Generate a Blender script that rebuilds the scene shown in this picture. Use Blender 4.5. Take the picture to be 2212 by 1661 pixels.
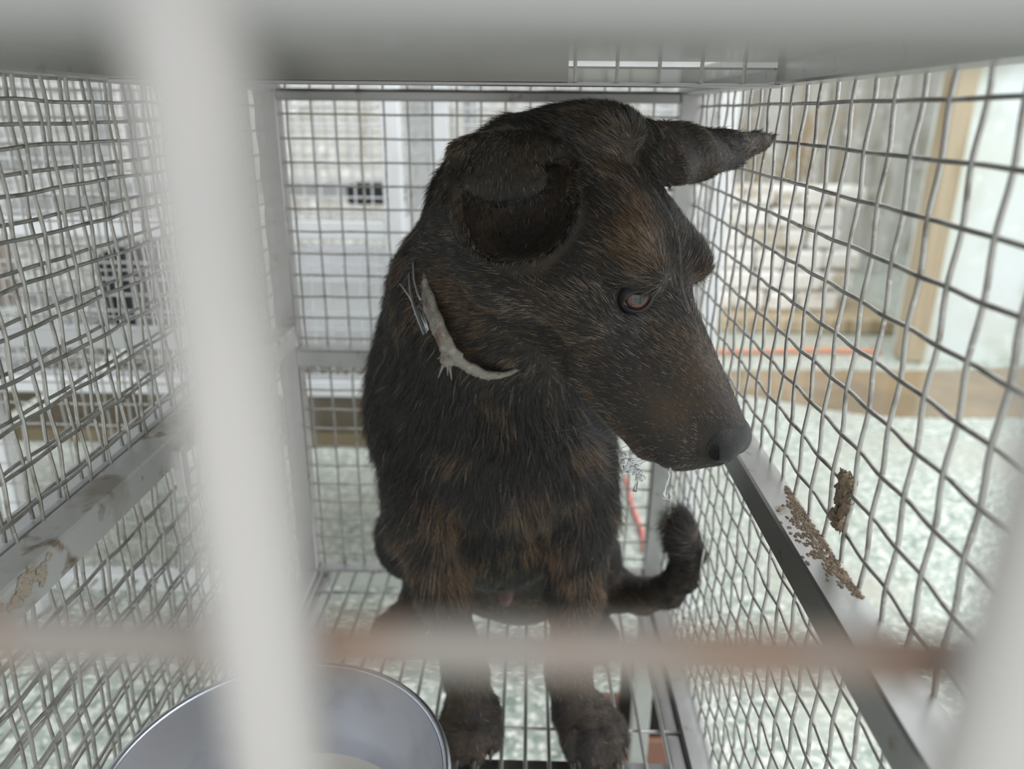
import bpy, math, random
import numpy as np
from mathutils import Matrix, Vector

random.seed(7); rng = np.random.default_rng(7)
SC = bpy.context.scene
COL = SC.collection
for o in list(bpy.data.objects): bpy.data.objects.remove(o)

# ------------------------------------------------------------------ camera
CZ = 0.95                       # camera height above the ground
FPX, TH, PSI, RHO = 1653.6, .3426, .0206, -.0093
def cam_axes():
    c, s = math.cos, math.sin
    A = np.array([[c(PSI), s(PSI), 0], [-s(PSI), c(PSI), 0], [0, 0, 1]])
    B = np.array([[1, 0, 0], [0, s(TH), c(TH)], [0, c(TH), -s(TH)]])
    C = np.array([[c(RHO), -s(RHO), 0], [s(RHO), c(RHO), 0], [0, 0, 1]])
    return C @ B @ A            # rows: right, up, forward
MC = cam_axes()
def at(px, py, d):
    """point seen at that pixel, d metres along the view axis"""
    return MC.T @ np.array([(px - 1106) / FPX * d, (830.5 - py) / FPX * d, d])
cd = bpy.data.cameras.new('camera'); cam = bpy.data.objects.new('camera', cd); COL.objects.link(cam)
m = Matrix.Identity(4)
for i in range(3):
    m[i][0] = MC[0][i]; m[i][1] = MC[1][i]; m[i][2] = -MC[2][i]
m[2][3] = CZ
cam.matrix_world = m
cd.sensor_width = 36; cd.lens = FPX / 2212 * 36; cd.clip_start = .004; cd.clip_end = 60
cd.dof.use_dof = True; cd.dof.focus_distance = .46; cd.dof.aperture_fstop = 5.6
SC.camera = cam

# ------------------------------------------------------------------ world, light, exposure
W = bpy.data.worlds.new('overcast_sky'); SC.world = W; W.use_nodes = True
nt = W.node_tree; nt.nodes.clear()
wo = nt.nodes.new('ShaderNodeOutputWorld'); bg = nt.nodes.new('ShaderNodeBackground')
tc = nt.nodes.new('ShaderNodeTexCoord'); sx = nt.nodes.new('ShaderNodeSeparateXYZ')
rmp = nt.nodes.new('ShaderNodeValToRGB')
rmp.color_ramp.elements[0].position = .35; rmp.color_ramp.elements[0].color = (.42, .41, .40, 1)
rmp.color_ramp.elements[1].position = .75; rmp.color_ramp.elements[1].color = (.95, .98, 1.0, 1)
mp = nt.nodes.new('ShaderNodeMapRange'); mp.inputs[1].default_value = -1; mp.inputs[2].default_value = 1
nt.links.new(tc.outputs['Generated'], sx.inputs[0]); nt.links.new(sx.outputs[2], mp.inputs[0])
nt.links.new(mp.outputs[0], rmp.inputs[0]); nt.links.new(rmp.outputs[0], bg.inputs[0])
bg.inputs[1].default_value = 1.15
nt.links.new(bg.outputs[0], wo.inputs[0])
def area_light(name, loc, target, size, sizey, power, color=(1, 1, 1)):
    l = bpy.data.lights.new(name, 'AREA'); l.shape = 'RECTANGLE'; l.size = size; l.size_y = sizey
    l.energy = power; l.color = color
    o = bpy.data.objects.new(name, l); COL.objects.link(o)
    o.location = (loc[0], loc[1], loc[2] + CZ)
    d = Vector(target) - Vector(loc); o.rotation_euler = d.to_track_quat('-Z', 'Y').to_euler()
    return o
# the open side of the shelter, behind and to the right of the photographer, and the bright yard to the right
area_light('daylight_opening', (.7, -1.6, 1.2), (0, .5, -.25), 2.4, 1.6, 5, (1, .99, .97))
area_light('yard_daylight', (2.4, .9, 1.3), (0, .6, -.2), 2.0, 1.6, 30, (.97, .99, 1))
SC.view_settings.view_transform = 'Standard'; SC.view_settings.look = 'None'
SC.view_settings.exposure = .62; SC.view_settings.gamma = 1; SC.view_settings.use_curve_mapping = False

# ------------------------------------------------------------------ materials
def mat(name, base=(.5, .5, .5), rough=.5, metal=0., noise=None, bump=None, spec=.5, coat=0, trans=0, ior=1.45):
    """noise = list of (scale, detail, lo, hi, colour, (sx,sy,sz)) layered patches over the base"""
    M = bpy.data.materials.new(name); M.use_nodes = True; t = M.node_tree
    b = t.nodes['Principled BSDF']
    b.inputs['Base Color'].default_value = (*base, 1); b.inputs['Roughness'].default_value = rough
    b.inputs['Metallic'].default_value = metal; b.inputs['Specular IOR Level'].default_value = spec
    b.inputs['Coat Weight'].default_value = coat; b.inputs['Transmission Weight'].default_value = trans
    b.inputs['IOR'].default_value = ior
    g = t.nodes.new('ShaderNodeNewGeometry')
    last = None
    for L in (noise or []):
        sc, det, lo, hi, colr = L[:5]; strch = L[5] if len(L) > 5 else (1, 1, 1); rv = L[6] if len(L) > 6 else None
        mp = t.nodes.new('ShaderNodeMapping'); mp.inputs['Scale'].default_value = strch
        t.links.new(g.outputs['Position'], mp.inputs['Vector'])
        n = t.nodes.new('ShaderNodeTexNoise'); n.inputs['Scale'].default_value = sc; n.inputs['Detail'].default_value = det
        t.links.new(mp.outputs[0], n.inputs['Vector'])
        r = t.nodes.new('ShaderNodeMapRange'); r.inputs[1].default_value = lo; r.inputs[2].default_value = hi
        t.links.new(n.outputs['Fac'], r.inputs[0])
        mx = t.nodes.new('ShaderNodeMix'); mx.data_type = 'RGBA'
        mx.inputs[6].default_value = (*base, 1); mx.inputs[7].default_value = (*colr, 1)
        if last: t.links.new(last, mx.inputs[6])
        t.links.new(r.outputs[0], mx.inputs[0]); last = mx.outputs[2]
    if last: t.links.new(last, b.inputs['Base Color'])
    if bump:
        n = t.nodes.new('ShaderNodeTexNoise'); n.inputs['Scale'].default_value = bump[0]; n.inputs['Detail'].default_value = 4
        t.links.new(g.outputs['Position'], n.inputs['Vector'])
        bp = t.nodes.new('ShaderNodeBump'); bp.inputs['Strength'].default_value = bump[1]; bp.inputs['Distance'].default_value = bump[2]
        t.links.new(n.outputs['Fac'], bp.inputs['Height']); t.links.new(bp.outputs[0], b.inputs['Normal'])
    return M
M_STEEL = mat('brushed_stainless', (.56, .56, .56), .34, 1., [(9, 3, .5, .8, (.40, .40, .39)), (60, 4, .62, .72, (.36, .31, .25))], (240, .12, .0006))
M_DIRTY = mat('soiled_stainless', (.60, .60, .59), .45, .45, [(14, 4, .52, .62, (.38, .35, .31)), (45, 5, .58, .68, (.22, .16, .10))], (200, .2, .0008))
M_ROOF = mat('polished_sheet', (.42, .41, .385), .20, 1., [(6, 3, .45, .8, (.34, .33, .30))])
M_WIRE = mat('galvanised_wire', (.52, .51, .49), .42, .85, [(70, 3, .5, .75, (.26, .24, .21)), (260, 2, .62, .7, (.62, .60, .56))], (500, .3, .0006))
M_ROD = mat('floor_rod_steel', (.60, .59, .58), .36, .8, [(40, 3, .55, .75, (.42, .40, .37))])
M_BAR = mat('door_bar_pale', (.41, .395, .38), .5, .15, [(30, 3, .5, .8, (.30, .29, .28))])
M_RUST = mat('rusty_rod', (.25, .23, .21), .6, .2, [(60, 3, .45, .6, (.24, .17, .13))])
M_BOWL = mat('bowl_stainless', (.66, .69, .76), .33, 1., [(25, 3, .5, .8, (.50, .52, .58))])
M_PALE = mat('pale_painted_tube', (.72, .73, .75), .45, .2, [(12, 3, .5, .8, (.60, .60, .60))])
M_PALEW = mat('pale_wire', (.66, .67, .68), .45, .4)
M_GROUND = mat('wet_terrazzo', (.38, .43, .385), .25, 0, [(48, 2, .50, .58, (.62, .66, .61)), (30, 2, .55, .63, (.25, .31, .27)), (75, 1, .60, .65, (.85, .84, .76)), (2.2, 3, .50, .7, (.44, .44, .38))], (40, .15, .004))
M_PUDDLE = mat('brown_water', (.30, .22, .13), .06, 0, [(3, 3, .45, .6, (.22, .17, .11))], (6, .05, .01))
M_WALL = mat('mossy_concrete', (.70, .77, .77), .8, 0, [(1.6, 4, .45, .75, (.60, .64, .56)), (5, 5, .50, .80, (.48, .50, .40)), (16, 4, .60, .70, (.78, .82, .80))], (12, .3, .01))
M_TIMBER = mat('weathered_timber', (.50, .41, .28), .7, 0, [(8, 4, .45, .6, (.34, .26, .16), (4, 4, .4))])
M_SHEET = mat('weathered_sheet', (.66, .64, .60), .6, 0, [(5, 4, .5, .62, (.46, .43, .37), (2, 2, .4)), (11, 3, .58, .68, (.86, .85, .82))])
M_RUBBLE = mat('white_stone', (.86, .84, .80), .8, 0, [(9, 4, .52, .62, (.56, .50, .41))], (20, .4, .01))
M_HOSE = mat('orange_hose', (.58, .27, .16), .4)
M_PINK = mat('pink_cord', (.85, .25, .22), .5)
M_DIRT = mat('dried_dirt', (.19, .145, .10), .9, 0, [(180, 3, .5, .6, (.27, .21, .15))], (400, .8, .002))
M_DARK = mat('dark_plastic', (.02, .018, .016), .85, spec=.2)
M_BRICK = mat('red_brick', (.22, .11, .075), .8, 0, [(40, 3, .5, .6, (.22, .12, .08))])
M_BLUE = mat('blue_plastic', (.10, .16, .34), .5)
M_ORANGE = mat('tan_towel', (.62, .42, .28), .8)
M_WHITEPL = mat('white_plastic', (.85, .86, .88), .4)
M_SKIN = mat('dark_dog_skin', (.030, .024, .020), .65, 0, [(25, 3, .45, .6, (.055, .036, .022))], (300, .4, .002))
M_NOSE = mat('nose_leather', (.030, .028, .031), .40, 0, [(90, 3, .5, .7, (.055, .052, .056))], (1400, 1., .0016), spec=.6)
M_LID = mat('eyelid_skin', (.045, .038, .045), .38, 0, spec=.6)
M_SKIN2 = mat('pink_skin', (.28, .13, .13), .5, 0, [(30, 3, .45, .6, (.12, .07, .07))])
M_COLLAR = mat('grimy_leather', (.33, .305, .265), .9, 0, [(70, 4, .54, .66, (.24, .12, .10)), (160, 4, .52, .65, (.44, .41, .37))], (500, .8, .0015))
M_TIE = mat('tie_wire', (.42, .42, .44), .35, .9)
M_SALIVA = mat('saliva', (.93, .95, .96), .04, 0, trans=.85, ior=1.33)
M_CLAW = mat('claw_horn', (.05, .04, .035), .35)
M_SOUP = mat('pale_broth', (.74, .70, .64), .12, 0, [(40, 3, .5, .7, (.62, .56, .48))])

# ------------------------------------------------------------------ mesh helpers (points are relative to the camera height; link adds CZ)
class MB:
    def __init__(s): s.v = []; s.f = []; s.n = 0
    def add(s, v, f):
        v = np.asarray(v, float); s.v.append(v); s.f += [tuple(int(i) + s.n for i in q) for q in f]; s.n += len(v)
    def box(s, x0, x1, y0, y1, z0, z1, bev=0.0):
        if bev <= 0 or min(x1 - x0, y1 - y0, z1 - z0) < 2.2 * bev:
            v = [(x, y, z) for x in (x0, x1) for y in (y0, y1) for z in (z0, z1)]
            s.add(v, [(0, 1, 3, 2), (4, 6, 7, 5), (0, 4, 5, 1), (2, 3, 7, 6), (0, 2, 6, 4), (1, 5, 7, 3)]); return
        # chamfered box: 24 vertices
        lo = (x0, y0, z0); hi = (x1, y1, z1); v = []; idx = {}
        for cx in (0, 1):
            for cy in (0, 1):
                for cz in (0, 1):
                    for a in range(3):
                        p = []
                        for k, c in enumerate((cx, cy, cz)):
                            e = hi[k] if c else lo[k]
                            p.append(e if k == a else e + (-bev if c else bev))
                        idx[(cx, cy, cz, a)] = len(v); v.append(p)
        f = []
        for a in range(3):
            b, c = [k for k in range(3) if k != a]
            for sde in (0, 1):
                q = []
                for (u, w) in ((0, 0), (1, 0), (1, 1), (0, 1)):
                    k = [0, 0, 0]; k[a] = sde; k[b] = u; k[c] = w; q.append(idx[(*k, a)])
                f.append(q if (sde == 1) ^ (a == 1) else q[::-1])
        for a in range(3):           # edges parallel to axis a
            b, c = [k for k in range(3) if k != a]
            for (u, w) in ((0, 0), (1, 0), (1, 1), (0, 1)):
                k0 = [0, 0, 0]; k0[b] = u; k0[c] = w; k1 = list(k0); k1[a] = 1
                f.append((idx[(*k0, b)], idx[(*k1, b)], idx[(*k1, c)], idx[(*k0, c)]))
        for cx in (0, 1):
            for cy in (0, 1):
                for cz in (0, 1):
                    f.append(tuple(idx[(cx, cy, cz, a)] for a in range(3)))
        s.add(v, f)
    def tube(s, pts, r, n=6, caps=True, squash=None):
        P = np.asarray(pts, float); k = len(P); r = np.broadcast_to(np.asarray(r, float), (k,))
        T = np.gradient(P, axis=0); T /= np.linalg.norm(T, axis=1)[:, None] + 1e-12
        up = np.array([0, 0, 1.]) if abs(T[0][2]) < .9 else np.array([1., 0, 0])
        N = np.cross(T, up); bad = np.linalg.norm(N, axis=1) < 1e-3
        a = np.cross(T[0], up); a /= np.linalg.norm(a); NN = []
        for i in range(k):
            a = a - T[i] * (a @ T[i]); a /= np.linalg.norm(a) + 1e-12; NN.append(a)
        NN = np.array(NN); B = np.cross(T, NN)
        an = np.arange(n) / n * 2 * np.pi
        V = P[:, None] + r[:, None, None] * (np.cos(an)[None, :, None] * NN[:, None] + np.sin(an)[None, :, None] * B[:, None])
        f = [(i * n + j, i * n + (j + 1) % n, (i + 1) * n + (j + 1) % n, (i + 1) * n + j) for i in range(k - 1) for j in range(n)]
        if caps: f += [tuple(range(n))[::-1], tuple((k - 1) * n + j for j in range(n))]
        s.add(V.reshape(-1, 3), f)
    def lathe(s, prof, c, n=64):
        prof = np.asarray(prof, float); k = len(prof); an = np.arange(n) / n * 2 * np.pi
        V = np.stack([c[0] + prof[:, 0, None] * np.cos(an), c[1] + prof[:, 0, None] * np.sin(an), c[2] + np.repeat(prof[:, 1, None], n, 1)], -1)
        s.add(V.reshape(-1, 3), [(i * n + j, i * n + (j + 1) % n, (i + 1) * n + (j + 1) % n, (i + 1) * n + j) for i in range(k - 1) for j in range(n)])
    def build(s, name, m, parent=None, base=None, smooth=False):
        V = np.concatenate(s.v) if s.v else np.zeros((0, 3))
        return link_mesh(name, V, s.f, m, parent, base, smooth)
BASES = {}
def link_mesh(name, V, F, m, parent=None, base=None, smooth=False):
    me = bpy.data.meshes.new(name)
    if parent is not None: base = BASES[parent]
    elif base is None: base = (float(V[:, 0].mean()), float(V[:, 1].mean()), float(V[:, 2].min()))
    b = np.array(base)
    me.from_pydata((V - b).tolist(), [], F if isinstance(F, list) else F.tolist()); me.validate()
    me.materials.append(m)
    if smooth: me.polygons.foreach_set('use_smooth', [True] * len(me.polygons))
    o = bpy.data.objects.new(name, me); COL.objects.link(o)
    if parent is not None:
        o.parent = parent; BASES[o] = base
    else:
        o.location = (b[0], b[1], b[2] + CZ); BASES[o] = tuple(b)
    return o
def tag(o, label=None, cat=None, group=None, kind=None):
    if label: o['label'] = label
    if cat: o['category'] = cat
    if group: o['group'] = group
    if kind: o['kind'] = kind
    return o
def thing(name, base, label, cat, group=None):
    o = bpy.data.objects.new(name, None); COL.objects.link(o); o.empty_display_size = .05
    o.location = (base[0], base[1], base[2] + CZ); BASES[o] = tuple(base)
    return tag(o, label, cat, group)
PITCH = .0254
def woven(mb, plane, c, a0, a1, b0, b1, r=.00125, pa=PITCH, pb=PITCH, n=6, crimp=.0007, oa=0, ob=0, jit=.0002):
    """woven wire panel; plane 'x': a=y,b=z at x=c; plane 'y': a=x,b=z at y=c. Wires at a0+oa+k*pa and b0+ob+k*pb"""
    A = np.arange(a0 + oa, a1 + 1e-6, pa); B = np.arange(b0 + ob, b1 + 1e-6, pb)
    def put(p, q, w): 
        w = c + w
        return np.stack([np.full_like(p, 0) + w, p, q], -1) if plane == 'x' else np.stack([p, np.full_like(p, 0) + w, q], -1)
    for i, a in enumerate(A):
        t = np.arange(b0, b1 + pb / 2, pb / 4); t[-1] = min(t[-1], b1)
        ph = (t - (b0 + ob)) / pb * np.pi
        wob = jit * np.sin(t * 37 + i * 2.1) + jit * .7 * np.sin(t * 90 + i)
        mb.tube(put(np.full_like(t, a) + wob, t, crimp * np.cos(ph + i * np.pi)), r, n)
    for j, b in enumerate(B):
        t = np.arange(a0, a1 + pa / 2, pa / 4); t[-1] = min(t[-1], a1)
        ph = (t - (a0 + oa)) / pa * np.pi
        wob = jit * np.sin(t * 41 + j * 1.7) + jit * .7 * np.sin(t * 83 + j)
        mb.tube(put(t, np.full_like(t, b) + wob, -crimp * np.cos(ph + j * np.pi)), r, n)

# ------------------------------------------------------------------ setting: ground and walls
GZ = -CZ
mb = MB(); mb.box(-7, 9, -3, 9, GZ - .05, GZ); tag(mb.build('floor', M_GROUND), kind='structure')
def patch(name, m, pts, z, h=.004):
    n = len(pts); v = [(x, y, z) for x, y in pts] + [(x, y, z + h) for x, y in pts]
    f = [tuple(range(n))[::-1], tuple(range(n, 2 * n))] + [(i, (i + 1) % n, n + (i + 1) % n, n + i) for i in range(n)]
    return link_mesh(name, np.array(v), f, m)
an = np.linspace(0, 2 * np.pi, 40, endpoint=False)
WY = 3.05
pud = [(2.1 + 1.5 * math.cos(a) * (1 + .12 * math.sin(3 * a)), 2.66 + .30 * math.sin(a) * (1 + .15 * math.sin(5 * a + 1))) for a in an]
tag(patch('puddle', M_PUDDLE, pud, GZ, .003), 'brown water pooled on the greenish floor at the foot of the mossy wall', 'puddle', kind='stuff')
mb = MB(); mb.box(1.62, 7, WY, WY + .25, GZ, 2.2); tag(mb.build('wall_right', M_WALL), kind='structure')
mb = MB(); mb.box(-7, 9, 5.6, 5.8, GZ, 3.2); tag(mb.build('wall_back', M_SHEET), kind='structure')
mb = MB(); mb.box(1.53, 1.615, WY - .05, WY + .06, GZ, 2.2, .01); tag(mb.build('timber_post', mat('greyed_timber', (.44, .37, .26), .75, 0, [(6, 4, .45, .7, (.30, .23, .14), (4, 4, .4))])), 'greyed timber post standing at the near corner of the mossy wall', 'post')
mb = MB()
for i in range(16):
    x = .30 + i * .122
    mb.box(x, x + .112, 4.9 + .03 * math.sin(i * 3.3), 4.93 + .03 * math.sin(i * 3.3), GZ, 1.5, .004)
tag(mb.build('board_screen', M_SHEET), 'tall weathered pale vertical boards standing behind the low white stone wall', 'screen')
mb = MB(); rg = np.random.default_rng(21)
for r_ in range(6):
    x = .62 - .05 * (r_ % 2)
    while x < 1.42:
        w = .10 + .10 * rg.random(); mb.box(x, x + w - .008, 3.55 + .03 * rg.random() + .02 * r_, 3.85, GZ + .07 + r_ * .095, GZ + .07 + r_ * .095 + .088, .014); x += w
tag(mb.build('stone_wall', M_RUBBLE), 'low wall of rough white stones beyond the right side of the cage', 'wall')
mb = MB(); mb.box(.55, 1.70, 3.42, 3.9, GZ, GZ + .07, .01); tag(mb.build('timber_ledge', M_TIMBER), 'low brown ledge at the foot of the white stone wall', 'ledge')
q = MB(); q.tube([(x, 3.10 + .02 * math.sin(x * 6), GZ + .012) for x in np.linspace(.4, 1.48, 30)], .013, 8)
tag(q.build('garden_hose', M_HOSE, smooth=True), 'orange hose lying along the floor in front of the stone wall', 'hose')
# bare twigs between the boards and the stone wall
q = MB()
for i in range(26):
    a = np.array([1.15 + .42 * rg.random(), 3.92 + .1 * rg.random(), -.45 + .3 * rg.random()]); d = np.array([rg.normal() * .3, 0, 1.]); d /= np.linalg.norm(d); P_ = [a]
    for j in range(5): d = d + rg.normal(size=3) * .25; d /= np.linalg.norm(d); P_.append(P_[-1] + d * .09)
    q.tube(P_, [.006, .005, .004, .003, .002, .001], 5)
q.tube([(1.35, 4.0, GZ + .02), (1.33, 4.0, -.5), (1.36, 4.02, 0)], [.02, .015, .01], 8)
tag(q.build('dry_shrub', mat('dry_twig', (.45, .35, .22), .8)), 'dry leafless shrub growing behind the white stone wall', 'shrub')

# ------------------------------------------------------------------ the cage with the dog in it
XL, XR, YF, YR = -.283, .173, .050, .845
RW = .023; ZF = -.5453; ZT = .017; ZM = -.228
cage = thing('wire_cage', ((XL + XR) / 2, (YF + YR) / 2, GZ), 'stainless steel cage of woven wire panels that holds the brindle dog', 'cage')
def rail(name, *b, m=M_STEEL, bev=.0015):
    q = MB(); q.box(*b, bev); return q.build(name, m, cage)
for sx0 in (XL, XR - RW):
    for sy in (YF, YR - RW): rail('corner_post', sx0, sx0 + RW, sy, sy + RW, GZ, ZT + RW)
YA, YB = YF + RW, YR - RW
rl = rail('middle_rail', XL, XL + RW, YA, YB, ZM - RW, ZM, m=M_DIRTY)
rr = rail('middle_rail', XR - RW, XR, YA, YB, ZM - RW, ZM, m=M_STEEL)
rail('middle_rail', XL + RW, XR - RW, YR - .032, YR - .002, -.2737, -.2537)
for z0, nm in ((ZF - RW, 'bottom_rail'), (ZT, 'top_rail')):
    for xx in (XL, XR - RW): rail(nm, xx, xx + RW, YA, YB, z0, z0 + RW)
rail('bottom_rail', XL + RW, XR - RW, YB, YR, ZF - RW, ZF)
rail('top_rail', XL + RW, XR - RW, YB, YR, .0087, .0188)
rail('roof_panel', XL + RW, XR - RW, YF + .024, .500, .0290, .0305, m=M_ROOF, bev=0)
rail('roof_panel', XL + RW, XR - RW, .503, YR - .004, .0248, .0262, m=M_ROOF, bev=0)
# step between the two roof sheets: a lip, closed ends and a short wire grid
rail('roof_lip', XL + RW, XR - RW, .498, .504, .0145, .0170, bev=.0005)
rail('roof_step', XL + RW, .022, .499, .501, .0170, .0290, m=M_ROOF, bev=0)
rail('roof_step', .147, XR - RW, .499, .501, .0170, .0290, m=M_ROOF, bev=0)
for i in range(5):
    q = MB(); q.tube([(.026 + .0254 * i, .5, .017), (.026 + .0254 * i, .5, .029)], .0013, 6); q.build('roof_grid_wire', M_WIRE, cage)
rail('bottom_rail', XL + RW, XR - RW, YF, YA, ZF - RW, ZF)
# woven wire panels: right, left and rear, each above and below the middle rail
ofr = (.3129 - YA) % PITCH
def panel(plane, c, a0, a1, b0, b1, oa, ob, **k):
    q = MB(); woven(q, plane, c, a0, a1, b0, b1, oa=oa, ob=ob, **k); return q.build('wire_panel', M_WIRE, cage, smooth=True)
PV = .0243
panel('x', XR - .001, YA, YB, ZM - RW * .2, ZT + .004, ofr, (.0064 - (ZM - RW * .2)) % PV, pb=PV)
panel('x', XR - .001, YA, YB, ZF, ZM - RW, ofr, .012, pb=PV, jit=.00035)
panel('x', XL + .001, YA, YB, ZM - RW * .2, ZT + .004, .012, (.0034 - (ZM - RW * .2)) % PV, pb=PV, jit=.0005)
panel('x', XL + .001, YA, YB, ZF, ZM - RW, .012, .014, pb=PV, jit=.00035)
orx = (-.255 - XL - RW) % PITCH
panel('y', YR - .003, XL + RW, XR - RW, -.258, .024, orx, (-.0044 + .258) % PV, pb=PV)
panel('y', YR - .003, XL + RW, XR - RW, ZF, -.2737, orx, .013, pb=.0246)
# slatted floor: rods along the depth of the cage, on two bearers
q = MB(); x = XL + RW + .006
while x < XR - RW:
    q.tube([(x, YA, ZF - .003), (x, (YA + YB) / 2, ZF - .0035), (x, YB + .002, ZF - .003)], .0019, 8); x += .0215
q.build('floor_grate', M_ROD, cage, smooth=True)
for yy in (.10, .335, .575, .785):
    q = MB(); q.tube([(XL + RW, yy, ZF - .0065), (XR - RW, yy, ZF - .0065)], .0017, 8); q.build('cross_rod', M_ROD, cage, smooth=True)
for yy in (.515, .20): rail('floor_bearer', XL + RW, XR - RW, yy, yy + .026, ZF - .030, ZF - .0085, m=M_STEEL)
for xx in (XL + RW, XR - RW - .014): rail('floor_frame', xx, xx + .014, YA, YB, ZF - .022, ZF - .008)
# door of the cage, close in front of the lens
door = rail('door', XL + RW, XR - RW, YF - .002, YF + .010, .0035, .0395, m=mat('door_rail_steel', (.36, .355, .35), .45, .7), bev=.002)
rail_b = MB(); rail_b.box(XL + RW, XR - RW, YF - .002, YF + .010, ZF, ZF + .02, .001); rail_b.build('door_rail', M_STEEL, door)
xb = -.0205 - .059 * 4
while xb < XR - RW:
    if xb > XL + RW:
        q = MB(); q.tube([(xb, YF + .001, ZF + .01), (xb, YF, -.25), (xb, YF, .012)], .0039, 16)
        q.build('door_bar', M_BAR, door, smooth=True)
    xb += .059
for zz in (-.0445, -.36):
    q = MB(); q.tube([(XL + RW, YF + .0055, zz), (XR - RW, YF + .0055, zz)], .0025, 12); q.build('door_cross_rod', M_RUST, door, smooth=True)
# latch hooks hanging under the left middle rail
for px, py in ((388, 1010), (437, 975)):
    p = at(px, py, 1.0); k = (XL + RW + .001) / p[0]; p = p * k
    q = MB(); q.box(XL + RW - .001, XL + RW + .006, p[1] - .005, p[1] + .006, p[2] - .022, p[2] + .016, .001)
    q.tube([(XL + RW + .002, p[1], p[2] - .018), (XL + RW + .008, p[1] + .012, p[2] - .02), (XL + RW + .004, p[1] + .026, p[2] - .006)], .0018, 8)
    q.build('latch_hook', M_DIRTY, cage)
def lump(pts, r, seed, n=3):
    """uneven crumb of dried dirt"""
    q = MB(); rg = np.random.default_rng(seed)
    for p in pts:
        c = np.array(p); k = 8; v = []
        for a in range(5):
            th = math.pi * (a + .5) / 5
            for b in range(k):
                ph = 2 * math.pi * b / k; rr = (1 + .35 * rg.normal())
                v.append(c + rr * np.array(r) * np.array([math.sin(th) * math.cos(ph), math.sin(th) * math.sin(ph), math.cos(th)]))
        f = [(a * k + b, a * k + (b + 1) % k, (a + 1) * k + (b + 1) % k, (a + 1) * k + b) for a in range(4) for b in range(k)]
        f += [tuple(range(k))[::-1], tuple(4 * k + b for b in range(k))]
        q.add(v, f)
    return q
# rub marks of dried dirt on the rails, and the clod caught in the right mesh
q = MB(); rg = np.random.default_rng(3)
pts = []
for i in range(520):
    t = rg.random(); yy = .33 + .12 * t; w = .010 * math.sin(math.pi * min(1, t * 1.1)) + .002
    pts.append((max(XR - RW + .002, XR - .0030 - abs(rg.normal()) * w * .6), yy, ZM + .0001))
q = lump(pts, (.0010, .0014, .00035), 4); tag(q.build('dirt_crust', M_DIRT, base=(XR - .01, .385, ZM)), 'brown crust of dried dirt on the right middle rail of the cage', 'dirt', kind='stuff')
pts = [(XR - .002 + rg.normal() * .0012, .372 + rg.normal() * .0032, ZM + .018 + rg.random() * .028) for i in range(46)]
tag(lump(pts, (.0022, .0028, .0034), 5).build('dirt_clod', M_DIRT, base=(XR, .372, ZM + .01)), 'dark brown clod of dirt caught between two wires of the right mesh', 'dirt')
pts = [(XL + RW + .0004, .335 + rg.normal() * .012, ZM - .008 + rg.normal() * .0035) for i in range(36)]
tag(lump(pts, (.0006, .003, .0020), 6).build('mud_smear', mat('dry_mud', (.36, .31, .25), .9), base=(XL + RW, .335, ZM - .01)), 'dried pale mud smear on the face of the left middle rail', 'mud', kind='stuff')

# ------------------------------------------------------------------ feeding bowl
BX, BY, BZ, BR = -.1505, .3590, -.388, .1080
bowl = thing('feeding_bowl', (BX, BY, ZF - .001), 'large round stainless steel feeding bowl by the cage door', 'bowl')
hB = BZ - ZF + .001
prof = [(.0, .002), (.055, .002), (.064, .006), (.074, .022), (.088, .065), (.100, .125), (.1035, hB - .006), (.1035, hB - .002)]
inn = [(a - .0012 if a > 0 else 0, b + .0014) for a, b in prof]
q = MB(); q.lathe(prof, (BX, BY, ZF - .001), 96); q.lathe(inn[::-1], (BX, BY, ZF - .001), 96); q.build('bowl_body', M_BOWL, bowl, smooth=True)
q = MB(); rim = [(.1022 + .0046 * (1 - math.cos(a)) / 2 * 1.2 , hB - .002 + .0030 * math.sin(a)) for a in np.linspace(-.3, 2 * math.pi - .3, 14)]
q.lathe(rim, (BX, BY, ZF - .001), 96); q.build('rolled_rim', M_BOWL, bowl, smooth=True)
q = MB(); q.lathe([(0, .086), (.090, .086), (.0920, .0875)], (BX, BY, ZF - .001), 72)
tag(q.build('broth', M_SOUP, base=(BX, BY, ZF + .080), smooth=True), 'pale watery food left in the bottom of the steel bowl', 'food', kind='stuff')
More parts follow.
